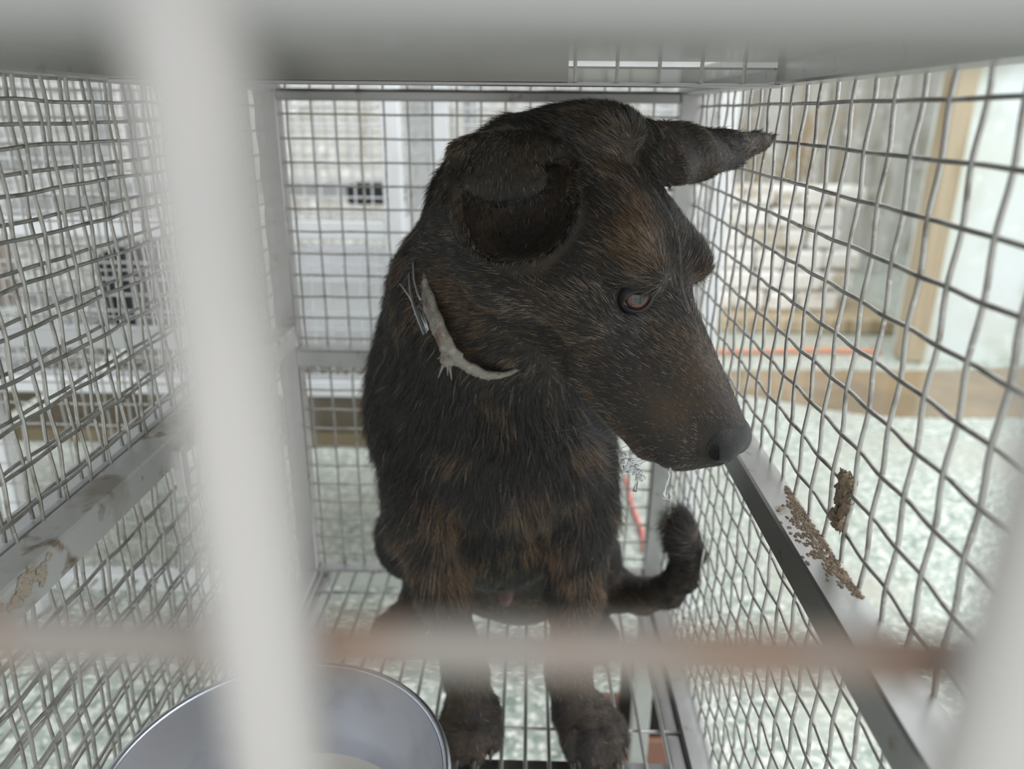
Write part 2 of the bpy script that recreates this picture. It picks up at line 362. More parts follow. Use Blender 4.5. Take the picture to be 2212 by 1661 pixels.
# ------------------------------------------------------------------ signed distance sculpting (the dog's body is one continuous surface)
class Field:
    def __init__(s, lo, hi, h):
        s.lo = np.array(lo, float); s.h = h; s.n = np.ceil((np.array(hi) - s.lo) / h).astype(int) + 1
        s.F = np.full(tuple(s.n), .2, np.float32)
        s.ax = [s.lo[i] + h * np.arange(s.n[i]) for i in range(3)]
    def _sl(s, c, r):
        i0 = np.maximum(0, np.floor((np.array(c) - r - s.lo) / s.h).astype(int)); i1 = np.minimum(s.n, np.ceil((np.array(c) + r - s.lo) / s.h).astype(int) + 2)
        if np.any(i1 <= i0): return None, None
        sl = tuple(slice(a, b) for a, b in zip(i0, i1))
        X, Y, Z = np.meshgrid(*[s.ax[i][sl[i]] for i in range(3)], indexing='ij')
        return sl, np.stack([X, Y, Z], -1)
    def _comb(s, sl, d, k, sub):
        A = s.F[sl]
        if sub: 
            d = -d; h = np.clip(.5 - .5 * (d - A) / -k, 0, 1) if False else None
            hh = np.maximum(k - np.abs(A - d), 0) / k; s.F[sl] = np.maximum(A, d) + hh * hh * k * .25
        else:
            hh = np.maximum(k - np.abs(A - d), 0) / k; s.F[sl] = np.minimum(A, d) - hh * hh * k * .25
    def ell(s, c, r, R=None, k=.01, sub=False):
        c = np.array(c, float); r = np.array(r, float)
        sl, P = s._sl(c, r.max() + k + .012)
        if sl is None: return
        P = P - c
        if R is not None: P = P @ R                    # columns of R: local axes
        k0 = np.linalg.norm(P / r, axis=-1); k1 = np.linalg.norm(P / r ** 2, axis=-1)
        s._comb(sl, k0 * (k0 - 1) / (k1 + 1e-9), k, sub)
    def cap(s, a, b, ra, rb, k=.01, sub=False, flat=None):
        a = np.array(a, float); b = np.array(b, float); m = (a + b) / 2; L = np.linalg.norm(b - a)
        sl, P = s._sl(m, L / 2 + max(ra, rb) + k + .012)
        if sl is None: return
        d = b - a; t = np.clip(((P - a) @ d) / (d @ d), 0, 1)
        V = P - a - t[..., None] * d
        if flat is not None:                            # flat = (direction, factor): squash along a direction
            n, fct = flat; n = np.array(n, float); n /= np.linalg.norm(n); V = V + (V @ n)[..., None] * n * (1 / fct - 1)
        s._comb(sl, np.linalg.norm(V, axis=-1) - (ra + (rb - ra) * t), k, sub)
    def chain(s, pts, rad, k=.01, flat=None):
        for i in range(len(pts) - 1): s.cap(pts[i], pts[i + 1], rad[i], rad[i + 1], k, flat=flat)
    def mesh(s, smooth=1):
        F = s.F; n = np.array(F.shape); neg = F < 0
        cc = n - 1
        cnt = np.zeros(tuple(cc), np.int8); acc = np.zeros(tuple(cc) + (3,), np.float32)
        base = np.stack(np.meshgrid(*[np.arange(v) for v in cc], indexing='ij'), -1).astype(np.float32)
        any_ = np.zeros(tuple(cc), bool)
        def S(o): return tuple(slice(o[i], o[i] + cc[i]) for i in range(3))
        for axis in range(3):
            u, v = [i for i in range(3) if i != axis]
            for a in (0, 1):
                for b in (0, 1):
                    o0 = [0, 0, 0]; o0[u] = a; o0[v] = b; o1 = list(o0); o1[axis] = 1
                    f0 = F[S(o0)]; f1 = F[S(o1)]; cr = (f0 < 0) != (f1 < 0)
                    w = np.where(cr)
                    t = f0[w] / (f0[w] - f1[w])
                    p = np.zeros((len(t), 3), np.float32); p[:, u] = a; p[:, v] = b; p[:, axis] = t
                    acc[w] += p; cnt[w] += 1
        w = np.where(cnt > 0); idx = np.full(tuple(cc), -1, np.int64); idx[w] = np.arange(len(w[0]))
        V = (np.stack(w, -1) + acc[w] / cnt[w][:, None]) * s.h + s.lo
        Q = []
        for axis in range(3):
            u, v = [i for i in range(3) if i != axis]
            sl0 = [slice(0, None)] * 3; sl1 = [slice(0, None)] * 3
            sl0[axis] = slice(0, -1); sl1[axis] = slice(1, None)
            a = neg[tuple(sl0)]; b = neg[tuple(sl1)]
            cr = np.where(a != b); c = np.stack(cr, -1)
            ok = (c[:, u] > 0) & (c[:, v] > 0) & (c[:, u] < n[u] - 1) & (c[:, v] < n[v] - 1)
            c = c[ok]; sg = a[cr][ok]
            def I(du, dv):
                e = c.copy(); e[:, u] -= du; e[:, v] -= dv; return idx[e[:, 0], e[:, 1], e[:, 2]]
            q = np.stack([I(1, 1), I(0, 1), I(0, 0), I(1, 0)], -1)
            flip = sg if axis != 1 else ~sg
            q[~flip] = q[~flip][:, ::-1]; Q.append(q)
        Q = np.concatenate(Q)
        # relax
        for _ in range(smooth):
            A = np.zeros_like(V); C = np.zeros(len(V))
            for i in range(4):
                j = (i + 1) % 4
                np.add.at(A, Q[:, i], V[Q[:, j]]); np.add.at(C, Q[:, i], 1)
                np.add.at(A, Q[:, j], V[Q[:, i]]); np.add.at(C, Q[:, j], 1)
            V = V * .45 + .55 * A / C[:, None]
        return V, Q
    def sample(s, P):
        g = (P - s.lo) / s.h; i = np.clip(np.floor(g).astype(int), 0, s.n - 2); f = g - i; r = 0
        for a in (0, 1):
            for b in (0, 1):
                for c in (0, 1):
                    w = (f[:, 0] if a else 1 - f[:, 0]) * (f[:, 1] if b else 1 - f[:, 1]) * (f[:, 2] if c else 1 - f[:, 2])
                    r = r + w * s.F[i[:, 0] + a, i[:, 1] + b, i[:, 2] + c]
        return r

# head frame: columns = forward (to the nose), left, up
HB = np.array([[.583, .6359, .5058], [-.5219, .7702, -.3667], [-.6227, -.0502, .7809]])
HB[:, 0] /= np.linalg.norm(HB[:, 0]); HB[:, 1] -= HB[:, 0] * (HB[:, 0] @ HB[:, 1]); HB[:, 1] /= np.linalg.norm(HB[:, 1]); HB[:, 2] = np.cross(HB[:, 0], HB[:, 1])
HT = np.array([.0455, .5004, -.0929])
def hp(f, l, u): return HT + HB @ np.array([f, l, u])

D = Field((-.24, .38, -.562), (.20, .86, .03), .0026)
# trunk: ribcage, shoulders, belly, rump
D.ell(at(1060, 900, .71), (.098, .090, .110), k=.03)
D.ell(at(1075, 1060, .70), (.062, .066, .064), k=.02)
D.ell(at(1075, 1000, .77), (.096, .12, .125), k=.03)
D.ell(at(1085, 1130, .86), (.098, .095, .105), k=.03)
D.chain([at(1140, 410, .500), at(1098, 510, .545), at(1045, 650, .60), at(1045, 800, .665)], [.044, .050, .066, .084], k=.03)
D.cap(at(922, 700, .66), at(890, 890, .69), .032, .034, k=.03)      # shoulder line
D.ell(at(1060, 850, .635), (.075, .05, .07), k=.03)                 # fore chest
D.ell(at(1110, 1010, .625), (.07, .035, .05), k=.025)
LEGS = []
for sgn, sh, el, kn, wr, pa in ((-1, (903, 960, .66), (925, 1130, .660), (957, 1290, .680), (1005, 1450, .712), (1020, 1545, .71)),
                                (1, (1232, 950, .66), (1250, 1110, .660), (1240, 1300, .680), (1228, 1450, .712), (1242, 1540, .71))):
    P = [at(*v) for v in (sh, el, kn, wr, pa)]
    D.chain(P, [.034, .0265, .0195, .0180, .0205], k=.016)
    D.ell((P[1] * .6 + P[0] * .4), (.025, .036, .036), k=.018); LEGS.append(P)
# front paws: pad and four toes each, resting on the rods
PAWZ = ZF - .001
def paw(c, ang, s=1.0, k=.006):
    c = np.array(c); F_ = np.array([math.sin(ang), -math.cos(ang), 0]); L_ = np.array([math.cos(ang), math.sin(ang), 0])
    D.ell(c + np.array([0, 0, .019 * s]) + F_ * -.006, (.025 * s, .030 * s, .020 * s), np.c_[L_, -F_, (0, 0, 1)], k=.012)
    tips = []
    for i, (lo, fo, r) in enumerate(((-.021, .017, .0098), (-.0075, .031, .0108), (.0075, .031, .0108), (.021, .017, .0098))):
        a = c + L_ * lo * .8 * s + F_ * (fo - .022) * s + np.array([0, 0, .022 * s]); kn = c + L_ * lo * s + F_ * fo * s + np.array([0, 0, .018 * s])
        e = c + L_ * lo * 1.05 * s + F_ * (fo + .009) * s + np.array([0, 0, .0105 * s])
        D.cap(a, kn, r * s, r * 1.02 * s, k=k); D.cap(kn, e, r * 1.0 * s, r * .92 * s, k=k); tips.append((e, F_, r * s))
    return tips
TIPS = []
TIPS += paw((-.046, .566, PAWZ), -.05, .96); TIPS += paw((.060, .563, PAWZ), .32, 1.0)
# hind legs: knee, shank and foot on each side, hocks under the rump
kL = at(886, 1165, .80); D.ell(kL, (.026, .045, .036), k=.012); D.cap(kL, at(1000, 1130, .88), .032, .06, k=.02)
foot = np.array([-.142, .668, PAWZ]); D.chain([kL + (0, .03, -.01), at(925, 1260, .87), at(895, 1300, .885)], [.028, .024, .019], k=.014)
D.cap((-.075, .80, PAWZ + .026), (-.118, .715, PAWZ + .022), .024, .019, k=.015); TIPS += paw((-.128, .700, PAWZ), -.45, .92)
kR = at(1268, 1205, .83); D.ell(kR, (.026, .045, .048), k=.012); D.cap(kR, at(1200, 1130, .89), .034, .06, k=.02)
D.cap(kR, (.080, .77, PAWZ + .03), .028, .022, k=.014); D.cap((.075, .80, PAWZ + .026), (.070, .725, PAWZ + .022), .024, .019, k=.015); TIPS += paw((.072, .700, PAWZ), .15, .9)
D.ell((.0, .775, PAWZ + .050), (.075, .075, .050), k=.03)
D.ell((.0, .735, PAWZ + .030), (.034, .028, .028), k=.018)
# tail: from the rump along the floor rods, its end curled up against the right side
def onfloor(px, py, h=.0): 
    r = at(px, py, 1.); return r * ((PAWZ + h) / r[2])
tl = [np.array([.055, .80, PAWZ + .06]), at(1320, 1272, .87), at(1390, 1288, .84), at(1440, 1277, .80)]
d3 = float(MC[2] @ tl[-1])
tl += [at(1474, 1245, .77), at(1484, 1198, .755), at(1476, 1158, .755), at(1464, 1130, .755)]
D.chain(tl, [.035, .024, .0175, .0155, .014, .0135, .0125, .0105], k=.012)
# head
def he(f, l, u, rf, rl, ru, k=.012, sub=False, R=None): D.ell(hp(f, l, u), (rf, rl, ru), HB if R is None else HB @ R, k, sub)
def hc(a, b, ra, rb, k=.012, sub=False): D.cap(hp(*a), hp(*b), ra, rb, k, sub)
he(-.034, 0, .011, .061, .053, .0475)
he(.000, 0, .021, .050, .044, .0395)
he(-.066, 0, .034, .027, .025, .024)
D.ell(at(1290, 290, .488), (.030, .030, .0195), k=.014)
hc((-.06, 0, .005), (-.095, .005, -.035), .044, .040, k=.02)
he(-.035, 0, -.030, .058, .048, .038, k=.02)
for s_ in (-1, 1):
    he(.030, s_ * .027, .036, .022, .016, .0135, k=.012)
    he(.012, s_ * .042, -.006, .038, .017, .022, k=.018)
    he(-.030, s_ * .046, -.022, .036, .021, .034, k=.016)
    hc((.052, s_ * .019, -.021), (.122, s_ * .0135, -.029), .0260, .0190, k=.014)
hc((.03, 0, .003), (.128, 0, -.015), .033, .0200, k=.014)
hc((.040, 0, .010), (.134, 0, -.010), .021, .0145, k=.012)
hc((-.01, 0, -.045), (.108, -.002, -.0495), .030, .0160, k=.014)
# lip line: a crease along each side of the mouth
for s_ in (-1, 1):
    pl = [(.140, s_ * .006, -.036), (.122, s_ * .026, -.046), (.095, s_ * .036, -.050), (.066, s_ * .044, -.047), (.044, s_ * .0475, -.041)]
    for a_, b_ in zip(pl, pl[1:]): hc(a_, b_, .0022, .0022, k=.004, sub=True)
he(.132, 0, -.013, .011, .015, .013, k=.006)
# ears: left one stretched outward behind the head, right one a cup open to the front with its tip folded over
eL = [at(1420, 322, .485), at(1478, 328, .498), at(1572, 320, .518), at(1640, 306, .530), at(1676, 296, .535)]
upv = MC[1]; fwv = MC[2]; er = [.0195, .0205, .0140, .0078, .0030]
for i in range(4): D.cap(eL[i], eL[i + 1], er[i], er[i + 1], k=.006, flat=(fwv * .97 - upv * .12, .36))
D.cap(at(1462, 352, .485), at(1560, 340, .512), .0155, .0075, k=.008, flat=(fwv * .97 - upv * .12, .40))
ec = at(1110, 432, .440)
Rr = np.c_[MC[0] * .93 + MC[1] * .36, MC[1] * .93 - MC[0] * .36, MC[2]]
D.ell(ec, (.0375, .0365, .030), Rr, k=.010)
D.ell(ec - MC[2] * .0105 - MC[1] * .0050 + MC[0] * .0022, (.0345, .0330, .0300), Rr, k=.003, sub=True)
def ray_depth(px, py, d0=.38, d1=.56):
    ds = np.linspace(d0, d1, 400); v = D.sample(np.array([at(px, py, d) for d in ds])); return ds[np.argmax(v < 0)]
ed = ray_depth(1378, 648)
EA = np.array([.52, -.80, .30]); EA /= np.linalg.norm(EA)                 # the way the right eye opens, in head axes
e_loc = HB.T @ (at(1378, 648, ed) - HT) - EA * .0100
t1_ = HB.T @ (MC[0] * .90 + MC[1] * .40); t1_ -= t1_ @ EA * EA; t1_ /= np.linalg.norm(t1_)
EYES = {}
for s_ in (-1, 1):
    mir = np.array([1, 1 if s_ < 0 else -1, 1]); c_, a_, t_ = e_loc * mir, EA * mir, t1_ * mir
    EYES[s_] = (HT + HB @ c_, HB @ a_, HB @ t_)
    D.ell(EYES[s_][0] + EYES[s_][1] * .0045, (.0118, .0118, .0118), k=.003, sub=True)
# folded flap and front margin of the right ear
D.ell(at(1098, 326, .428), (.0345, .0115, .0120), np.c_[MC[0] * .99 + MC[1] * .03, MC[1], MC[2]], k=.006)
D.ell(at(1092, 388, .4215), (.0260, .0150, .0052), np.c_[MC[0], MC[1] * .96 - MC[2] * .28, MC[2] * .96 + MC[1] * .28], k=.004)
D.chain([at(985, 360, .430), at(978, 430, .431), at(1000, 512, .436)], [.0050, .0042, .0040], k=.006)
D.chain([at(1238, 350, .424), at(1224, 430, .424)], [.0030, .0024], k=.004)
NG = Field(hp(.139, 0, -.010) - .030, hp(.139, 0, -.010) + .030, .0007)
NG.ell(hp(.1365, 0, -.0065), (.0135, .0175, .0120), HB, k=.004)
for s_ in (-1, 1): NG.ell(hp(.1390, s_ * .0090, -.010), (.0120, .0108, .0108), HB, k=.005)
NG.cap(hp(.1410, 0, -.016), hp(.136, 0, -.028), .006, .005, k=.004)
NG.cap(hp(.1530, 0, -.012), hp(.1445, 0, -.032), .0010, .0010, k=.0015, sub=True)
ds = np.linspace(.36, .52, 600)
def nose_hit(px, py):
    pp = np.array([at(px, py, d) for d in ds]); v = NG.sample(pp); v = np.where(np.all(np.abs(pp - hp(.139, 0, -.010)) < .0285, axis=1), v, .1); return pp[np.argmax(v < 0)]
n0, n1, n2 = nose_hit(1541, 968), nose_hit(1536, 984), nose_hit(1537, 1003)
for s_ in (-1, 1):
    mir = np.array([1, 1 if s_ < 0 else -1, 1]); inw = np.array([.25, .75, 0]) * .0035
    a0, a1, a2 = [HT + HB @ ((HB.T @ (p - HT) + inw * k_) * mir) for p, k_ in ((n0, .2), (n1, .8), (n2, .1))]
    for F9, r9 in ((NG, 0), (D, .0012)):
        F9.cap(a0, a1, .0026 + r9, .0034 + r9, k=.0012, sub=True); F9.cap(a1, a2, .0030 + r9, .0012 + r9, k=.0012, sub=True)
V, Q = D.mesh(smooth=2)
# keep only the largest connected piece
par = np.arange(len(V))
def comp_labels(n, Q):
    lab = np.arange(n)
    for _ in range(400):
        mn = lab[Q].min(1); new = lab.copy()
        for i in range(4): np.minimum.at(new, Q[:, i], mn)
        new = new[new]
        if np.array_equal(new, lab): break
        lab = new
    return lab
lab = comp_labels(len(V), Q); u, c = np.unique(lab, return_counts=True); keep = lab == u[c.argmax()]
mp_ = np.cumsum(keep) - 1; Q = mp_[Q[keep[Q[:, 0]]]]; V = V[keep]
dog = thing('dog', (.0, .62, ZF), 'brindle short-haired dog sitting in the steel cage with its head turned right', 'dog')
body = link_mesh('body', V, Q, M_SKIN, dog, smooth=True)

# ---- coat: short hairs rooted on the body
def grad(P, e=.0015):
    g = np.stack([D.sample(P + np.eye(3)[i] * e) - D.sample(P - np.eye(3)[i] * e) for i in range(3)], -1)
    return g / (np.linalg.norm(g, axis=1)[:, None] + 1e-9)
def vnoise(P, seed):
    """smooth value noise, -1..1"""
    r = np.random.default_rng(seed); T = r.uniform(-1, 1, 4096).astype(np.float32)
    i = np.floor(P).astype(np.int64); f = P - i; f = f * f * (3 - 2 * f); o = 0
    for a in (0, 1):
        for b in (0, 1):
            for c in (0, 1):
                h = ((i[:, 0] + a) * 73856093 ^ (i[:, 1] + b) * 19349663 ^ (i[:, 2] + c) * 83492791) & 4095
                o = o + T[h] * (f[:, 0] if a else 1 - f[:, 0]) * (f[:, 1] if b else 1 - f[:, 1]) * (f[:, 2] if c else 1 - f[:, 2])
    return o
def sst(a, b, x): t = np.clip((x - a) / (b - a), 0, 1); return t * t * (3 - 2 * t)
NH = 520000
T3 = np.concatenate([Q[:, [0, 1, 2]], Q[:, [0, 2, 3]]])
A0, B0, C0 = V[T3[:, 0]], V[T3[:, 1]], V[T3[:, 2]]
ar = np.linalg.norm(np.cross(B0 - A0, C0 - A0), axis=1) / 2; cen = (A0 + B0 + C0) / 3
def headness(P):
    l = (P - HT) @ HB
    return sst(-.115, -.070, l[:, 0]) * sst(.13, .10, np.linalg.norm(l * (.6, 1, 1), axis=1)), l
hw, hl = headness(cen)
dens = ar * (1 + 3.0 * hw + 2.5 * hw * sst(.05, .09, hl[:, 0])) * np.where(cen[:, 1] > .72, .45, 1) * np.where(cen[:, 2] < -.50, .7, 1)
pick = rng.choice(len(ar), NH, p=dens / dens.sum()); r1 = np.sqrt(rng.random(NH)); r2 = rng.random(NH)
P = (1 - r1)[:, None] * A0[pick] + (r1 * (1 - r2))[:, None] * B0[pick] + (r1 * r2)[:, None] * C0[pick]
N = grad(P); hw, hl = headness(P)
f_, l_, u_ = hl.T
ey = np.minimum(*[np.linalg.norm(P - EYES[s_][0] - EYES[s_][1] * .004, axis=1) for s_ in (-1, 1)])
noseM = (np.linalg.norm(P - hp(.139, 0, -.010), axis=1) < .0285) & (NG.sample(P) < .0012)
ok = ~((hw > .5) & (ey < .0138)) & ~(noseM & (hw > .3)) & (P[:, 2] > PAWZ + .004)
P, N, hw, hl = P[ok], N[ok], hw[ok], hl[ok]; f_, l_, u_ = hl.T; n = len(P)
# flow of the coat
fl_head = np.tile(-HB[:, 0], (n, 1)) + HB[:, 1] * np.sign(l_)[:, None] * .25 - HB[:, 2] * (.55 * sst(.0, -.04, u_) + .25)[:, None]
cx = P[:, 0] - .0
fl_body = np.stack([cx * 3.0, .25 + 0 * cx, -1.0 + 0 * cx], -1)
TLP = np.array(tl); 
flow = fl_head * hw[:, None] + fl_body * (1 - hw)[:, None]
def near_seg(P, a, b):
    d = b - a; t = np.clip(((P - a) @ d) / (d @ d), 0, 1); return np.linalg.norm(P - a - t[:, None] * d, axis=1)
earm = np.zeros(n)
for i in range(1, len(TLP) - 1):
    m_ = near_seg(P, TLP[i], TLP[i + 1]) < .03; flow[m_] = (TLP[i + 1] - TLP[i])
for i in range(4):
    m_ = (near_seg(P, eL[i], eL[i + 1]) < .028) & ((P - eL[0]) @ (eL[1] - eL[0]) > 0); flow[m_] = (eL[i + 1] - eL[i]) * 1.0 - MC[1] * .03; earm[m_] = 1
cupd = np.linalg.norm(P - ec, axis=1); cm_ = (cupd < .050) & ((P - at(1110, 432, .47)) @ MC[2] < 0)
earm[cm_] = 2; flow[cm_] = -MC[1] * .5 + (P - ec)[cm_] * 8
flow = flow + .9 * np.stack([vnoise(P * 38, s) for s in (11, 12, 13)], -1) * .35
Tn = flow - (flow * N).sum(1)[:, None] * N; Tn /= np.linalg.norm(Tn, axis=1)[:, None] + 1e-9
# length
muz = hw * sst(.050, .11, f_)
chest = sst(-.12, -.22, P[:, 2]) * sst(-.46, -.36, P[:, 2]) * (1 - hw)
leg = sst(-.36, -.42, P[:, 2])
Ln = .0085 * (1 - muz) * hw + .0042 * muz + (1 - hw) * (.0135 + .007 * chest - .0065 * leg)
Ln = np.where(earm > 0, .0052, Ln) * rng.uniform(.65, 1.3, n)
lift = np.where(hw > .5, .30, .42) + rng.normal(0, .09, n)
clump = np.stack([vnoise(P * 170, s) for s in (61, 62, 63)], -1) * np.where(hw > .5, .16, .42)[:, None]
dir0 = Tn + N * lift[:, None] * 1.3 + rng.normal(0, .10, (n, 3)); dir0 /= np.linalg.norm(dir0, axis=1)[:, None]
dir1 = Tn + clump + N * lift[:, None] * .35 + rng.normal(0, .13, (n, 3)); dir1 /= np.linalg.norm(dir1, axis=1)[:, None]
p0 = P - N * .0012; p1 = p0 + dir0 * Ln[:, None] * .38; p2 = p1 + dir1 * Ln[:, None] * .34
dir2 = dir1 * .8 + Tn * .35; dir2 /= np.linalg.norm(dir2, axis=1)[:, None]; p3 = p2 + dir2 * Ln[:, None] * .34
# brindle
wp = P + .014 * np.stack([vnoise(P * 22, s) for s in (21, 22, 23)], -1)
st_body = .8 * vnoise(wp * (30, 30, 44) , 31) + .75 * vnoise(wp * 110, 32)
st_head = vnoise((wp @ HB) * (34, 30, 30), 33) + .7 * vnoise(wp * 120, 34)
def blob(c, r): return np.exp(-np.sum(((hl - c) / r) ** 2, 1))
brow = blob((.036, -.036, .047), (.018, .012, .010)) + blob((.020, -.034, .052), (.014, .014, .014)) + .9 * blob((.008, -.018, .058), (.025, .008, .02)) + .8 * blob((-.045, -.012, .062), (.02, .012, .02)) \
     + .9 * blob((.085, -.020, .010), (.030, .006, .010)) + .8 * blob((.120, -.024, -.012), (.016, .014, .010)) + .5 * blob((.03, -.055, -.015), (.02, .02, .012))
msk = sst(.0, .85, st_body) * (1 - hw) * .80 + hw * (sst(.25, 1.0, st_head) * .80 + brow * 1.0)
ea_, eb_ = (P - ec) @ MC[0], (P - ec) @ MC[1]
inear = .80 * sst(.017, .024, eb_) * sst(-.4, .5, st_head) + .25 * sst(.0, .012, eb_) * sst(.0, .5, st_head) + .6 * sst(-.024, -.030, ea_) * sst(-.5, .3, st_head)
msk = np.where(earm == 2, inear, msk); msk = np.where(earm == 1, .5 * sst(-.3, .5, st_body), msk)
legd = np.min([near_seg(P, Lg[i], Lg[i + 1]) for Lg in LEGS for i in (1, 2, 3)], 0)
legm = sst(.046, .034, legd) * sst(-.52, -.49, P[:, 2])
msk = np.maximum(msk, legm * sst(-.30, .60, st_body) * .85)
msk = msk * (1 - .8 * sst(-.50, -.53, P[:, 2]))
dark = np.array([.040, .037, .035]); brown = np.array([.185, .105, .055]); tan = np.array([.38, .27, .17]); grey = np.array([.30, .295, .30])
isb = rng.random(n) < msk * .8
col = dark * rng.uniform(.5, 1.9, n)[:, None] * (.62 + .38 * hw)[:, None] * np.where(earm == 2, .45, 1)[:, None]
bc = brown + (tan - brown) * (rng.random(n)[:, None] ** 2.2)
col = np.where(isb[:, None], bc * rng.uniform(.5, 1.15, n)[:, None], col)
pale = rng.random(n) < hw * (.045 + .26 * sst(.1, .9, vnoise(wp * 70, 51)) * (earm == 0)) + .010
col = np.where(pale[:, None], (tan * .9 + grey * .5) * rng.uniform(.5, 1.3, n)[:, None], col)
grey_sheen = hw * (sst(.10, .145, f_) * sst(-.012, .004, u_) + .9 * sst(-.015, -.06, f_) * sst(.022, .045, u_) * sst(-.5, .4, st_head) + .8 * blob((.052, -.030, .012), (.012, .012, .010)))  # grey muzzle hairs; on the skull top a highlight painted in as grey hairs
isg = rng.random(n) < grey_sheen * .75
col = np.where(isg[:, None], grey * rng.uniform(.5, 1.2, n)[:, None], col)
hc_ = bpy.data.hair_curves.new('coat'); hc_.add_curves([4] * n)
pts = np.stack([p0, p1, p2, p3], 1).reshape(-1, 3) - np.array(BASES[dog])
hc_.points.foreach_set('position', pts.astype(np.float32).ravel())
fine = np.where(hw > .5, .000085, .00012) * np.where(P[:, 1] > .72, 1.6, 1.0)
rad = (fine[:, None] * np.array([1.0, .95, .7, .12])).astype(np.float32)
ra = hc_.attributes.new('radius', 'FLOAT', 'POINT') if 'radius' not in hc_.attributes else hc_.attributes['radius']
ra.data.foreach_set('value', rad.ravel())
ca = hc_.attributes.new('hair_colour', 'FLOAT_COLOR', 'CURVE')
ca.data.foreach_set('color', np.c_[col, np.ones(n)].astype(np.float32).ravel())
MH = bpy.data.materials.new('brindle_coat'); MH.use_nodes = True; t = MH.node_tree; b = t.nodes['Principled BSDF']
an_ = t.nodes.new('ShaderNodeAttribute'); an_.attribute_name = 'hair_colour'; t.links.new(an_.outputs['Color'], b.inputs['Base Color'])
b.inputs['Roughness'].default_value = .36; b.inputs['Specular IOR Level'].default_value = .6
hc_.materials.append(MH)
coat = bpy.data.objects.new('coat', hc_); COL.objects.link(coat); coat.parent = dog; coat['kind'] = 'stuff'
SC.cycles_curves.shape = 'RIBBONS' if hasattr(SC, 'cycles_curves') else None

# ---- eyes, lids, nose, claws
def fine_part(name, fn, c, r, h, m, parent, smooth=2):
    G = Field(np.array(c) - r, np.array(c) + r, h); fn(G); v, q = G.mesh(smooth)
    return link_mesh(name, v, q, m, parent, smooth=True)
M_EYE = bpy.data.materials.new('brown_eye'); M_EYE.use_nodes = True; t = M_EYE.node_tree; b = t.nodes['Principled BSDF']
tc = t.nodes.new('ShaderNodeTexCoord'); vm = t.nodes.new('ShaderNodeVectorMath'); vm.operation = 'DOT_PRODUCT'
nv = t.nodes.new('ShaderNodeVectorMath'); nv.operation = 'NORMALIZE'
t.links.new(tc.outputs['Object'], nv.inputs[0]); t.links.new(nv.outputs[0], vm.inputs[0])
rp = t.nodes.new('ShaderNodeValToRGB'); e = rp.color_ramp.elements
e[0].position = .0; e[0].color = (.45, .42, .44, 1); e[1].position = 1; e[1].color = (.004, .004, .006, 1)
for pos, c3 in ((.60, (.42, .39, .41)), (.645, (.02, .012, .01)), (.70, (.085, .035, .024)), (.90, (.12, .048, .032)), (.935, (.012, .013, .016))):
    k = e.new(pos); k.color = (*c3, 1)
t.links.new(vm.outputs['Value'], rp.inputs[0]); t.links.new(rp.outputs[0], b.inputs['Base Color'])
b.inputs['Roughness'].default_value = .03; b.inputs['Coat Weight'].default_value = 1; b.inputs['Coat Roughness'].default_value = .01; b.inputs['Specular IOR Level'].default_value = .6
def eyeball(s_):
    c = EYES[s_][0]; q = MB(); nn = 48; r = .0112
    V_ = []
    for a in range(1, nn):
        th = math.pi * a / nn
        for b_ in range(nn): V_.append((r * math.sin(th) * math.cos(2 * math.pi * b_ / nn), r * math.sin(th) * math.sin(2 * math.pi * b_ / nn), r * math.cos(th)))
    V_ += [(0, 0, r), (0, 0, -r)]; V_ = np.array(V_); K = (nn - 1) * nn
    F_ = [(a * nn + b_, (a + 1) * nn + b_, (a + 1) * nn + (b_ + 1) % nn, a * nn + (b_ + 1) % nn) for a in range(nn - 2) for b_ in range(nn)]
    F_ += [(K, b_, (b_ + 1) % nn) for b_ in range(nn)] + [(K + 1, (nn - 2) * nn + (b_ + 1) % nn, (nn - 2) * nn + b_) for b_ in range(nn)]
    me = bpy.data.meshes.new('eye'); me.from_pydata(V_.tolist(), [], F_); me.materials.append(M_EYE); me.polygons.foreach_set('use_smooth', [True] * len(me.polygons))
    o = bpy.data.objects.new('eye', me); COL.objects.link(o); o.parent = dog; o.location = tuple(c - np.array(BASES[dog]))
    # the eye's own z axis is where it looks, so iris and pupil sit round it
    lk = EYES[-1][1] * .72 - MC[2] * .38 + MC[0] * .06 + MC[1] * .06
    if s_ > 0: l2 = HB.T @ lk; l2[1] *= -1; lk = HB @ l2
    o.rotation_euler = Vector(lk).to_track_quat('Z', 'Y').to_euler(); return o
vm.inputs[1].default_value = (0, 0, 1)
for s_ in (-1, 1):
    eyeball(s_); c, a, t1 = EYES[s_]; t2 = np.cross(a, t1); t2 *= np.sign(t2 @ HB[:, 2])
    def lids(G):
        G.ell(c, (.0132, .0132, .0132), k=.001)
        X, Y, Z = np.meshgrid(*G.ax, indexing='ij'); Pq = np.stack([X, Y, Z], -1) - c
        x_, y_, z_ = Pq @ t1, Pq @ t2, Pq @ a
        w = .0092; e_ = np.clip(np.abs(x_) / w, 0, 1.2)
        top = .0047 * (1 - e_ ** 2.4); bot = -.0058 * (1 - e_ ** 2.0)
        dd = np.maximum(y_ - top, bot - y_); dd = np.where(z_ > 0, dd, .01)          # inside the opening when negative
        k = .0012; A = G.F; d = -dd; hh = np.maximum(k - np.abs(A - d), 0) / k
        G.F = (np.maximum(A, d) + hh * hh * k * .25).astype(np.float32)
        inner = np.linalg.norm(Pq, axis=-1) - .0106; G.F = np.maximum(G.F, -inner).astype(np.float32)
    fine_part('eyelid', lids, c, .0150, .0004, M_LID, dog, 3)
v_, q_ = NG.mesh(2); nz = link_mesh('nose', v_, q_, M_NOSE, dog, smooth=True); nz['label'] = 'bare grey-black nose leather'
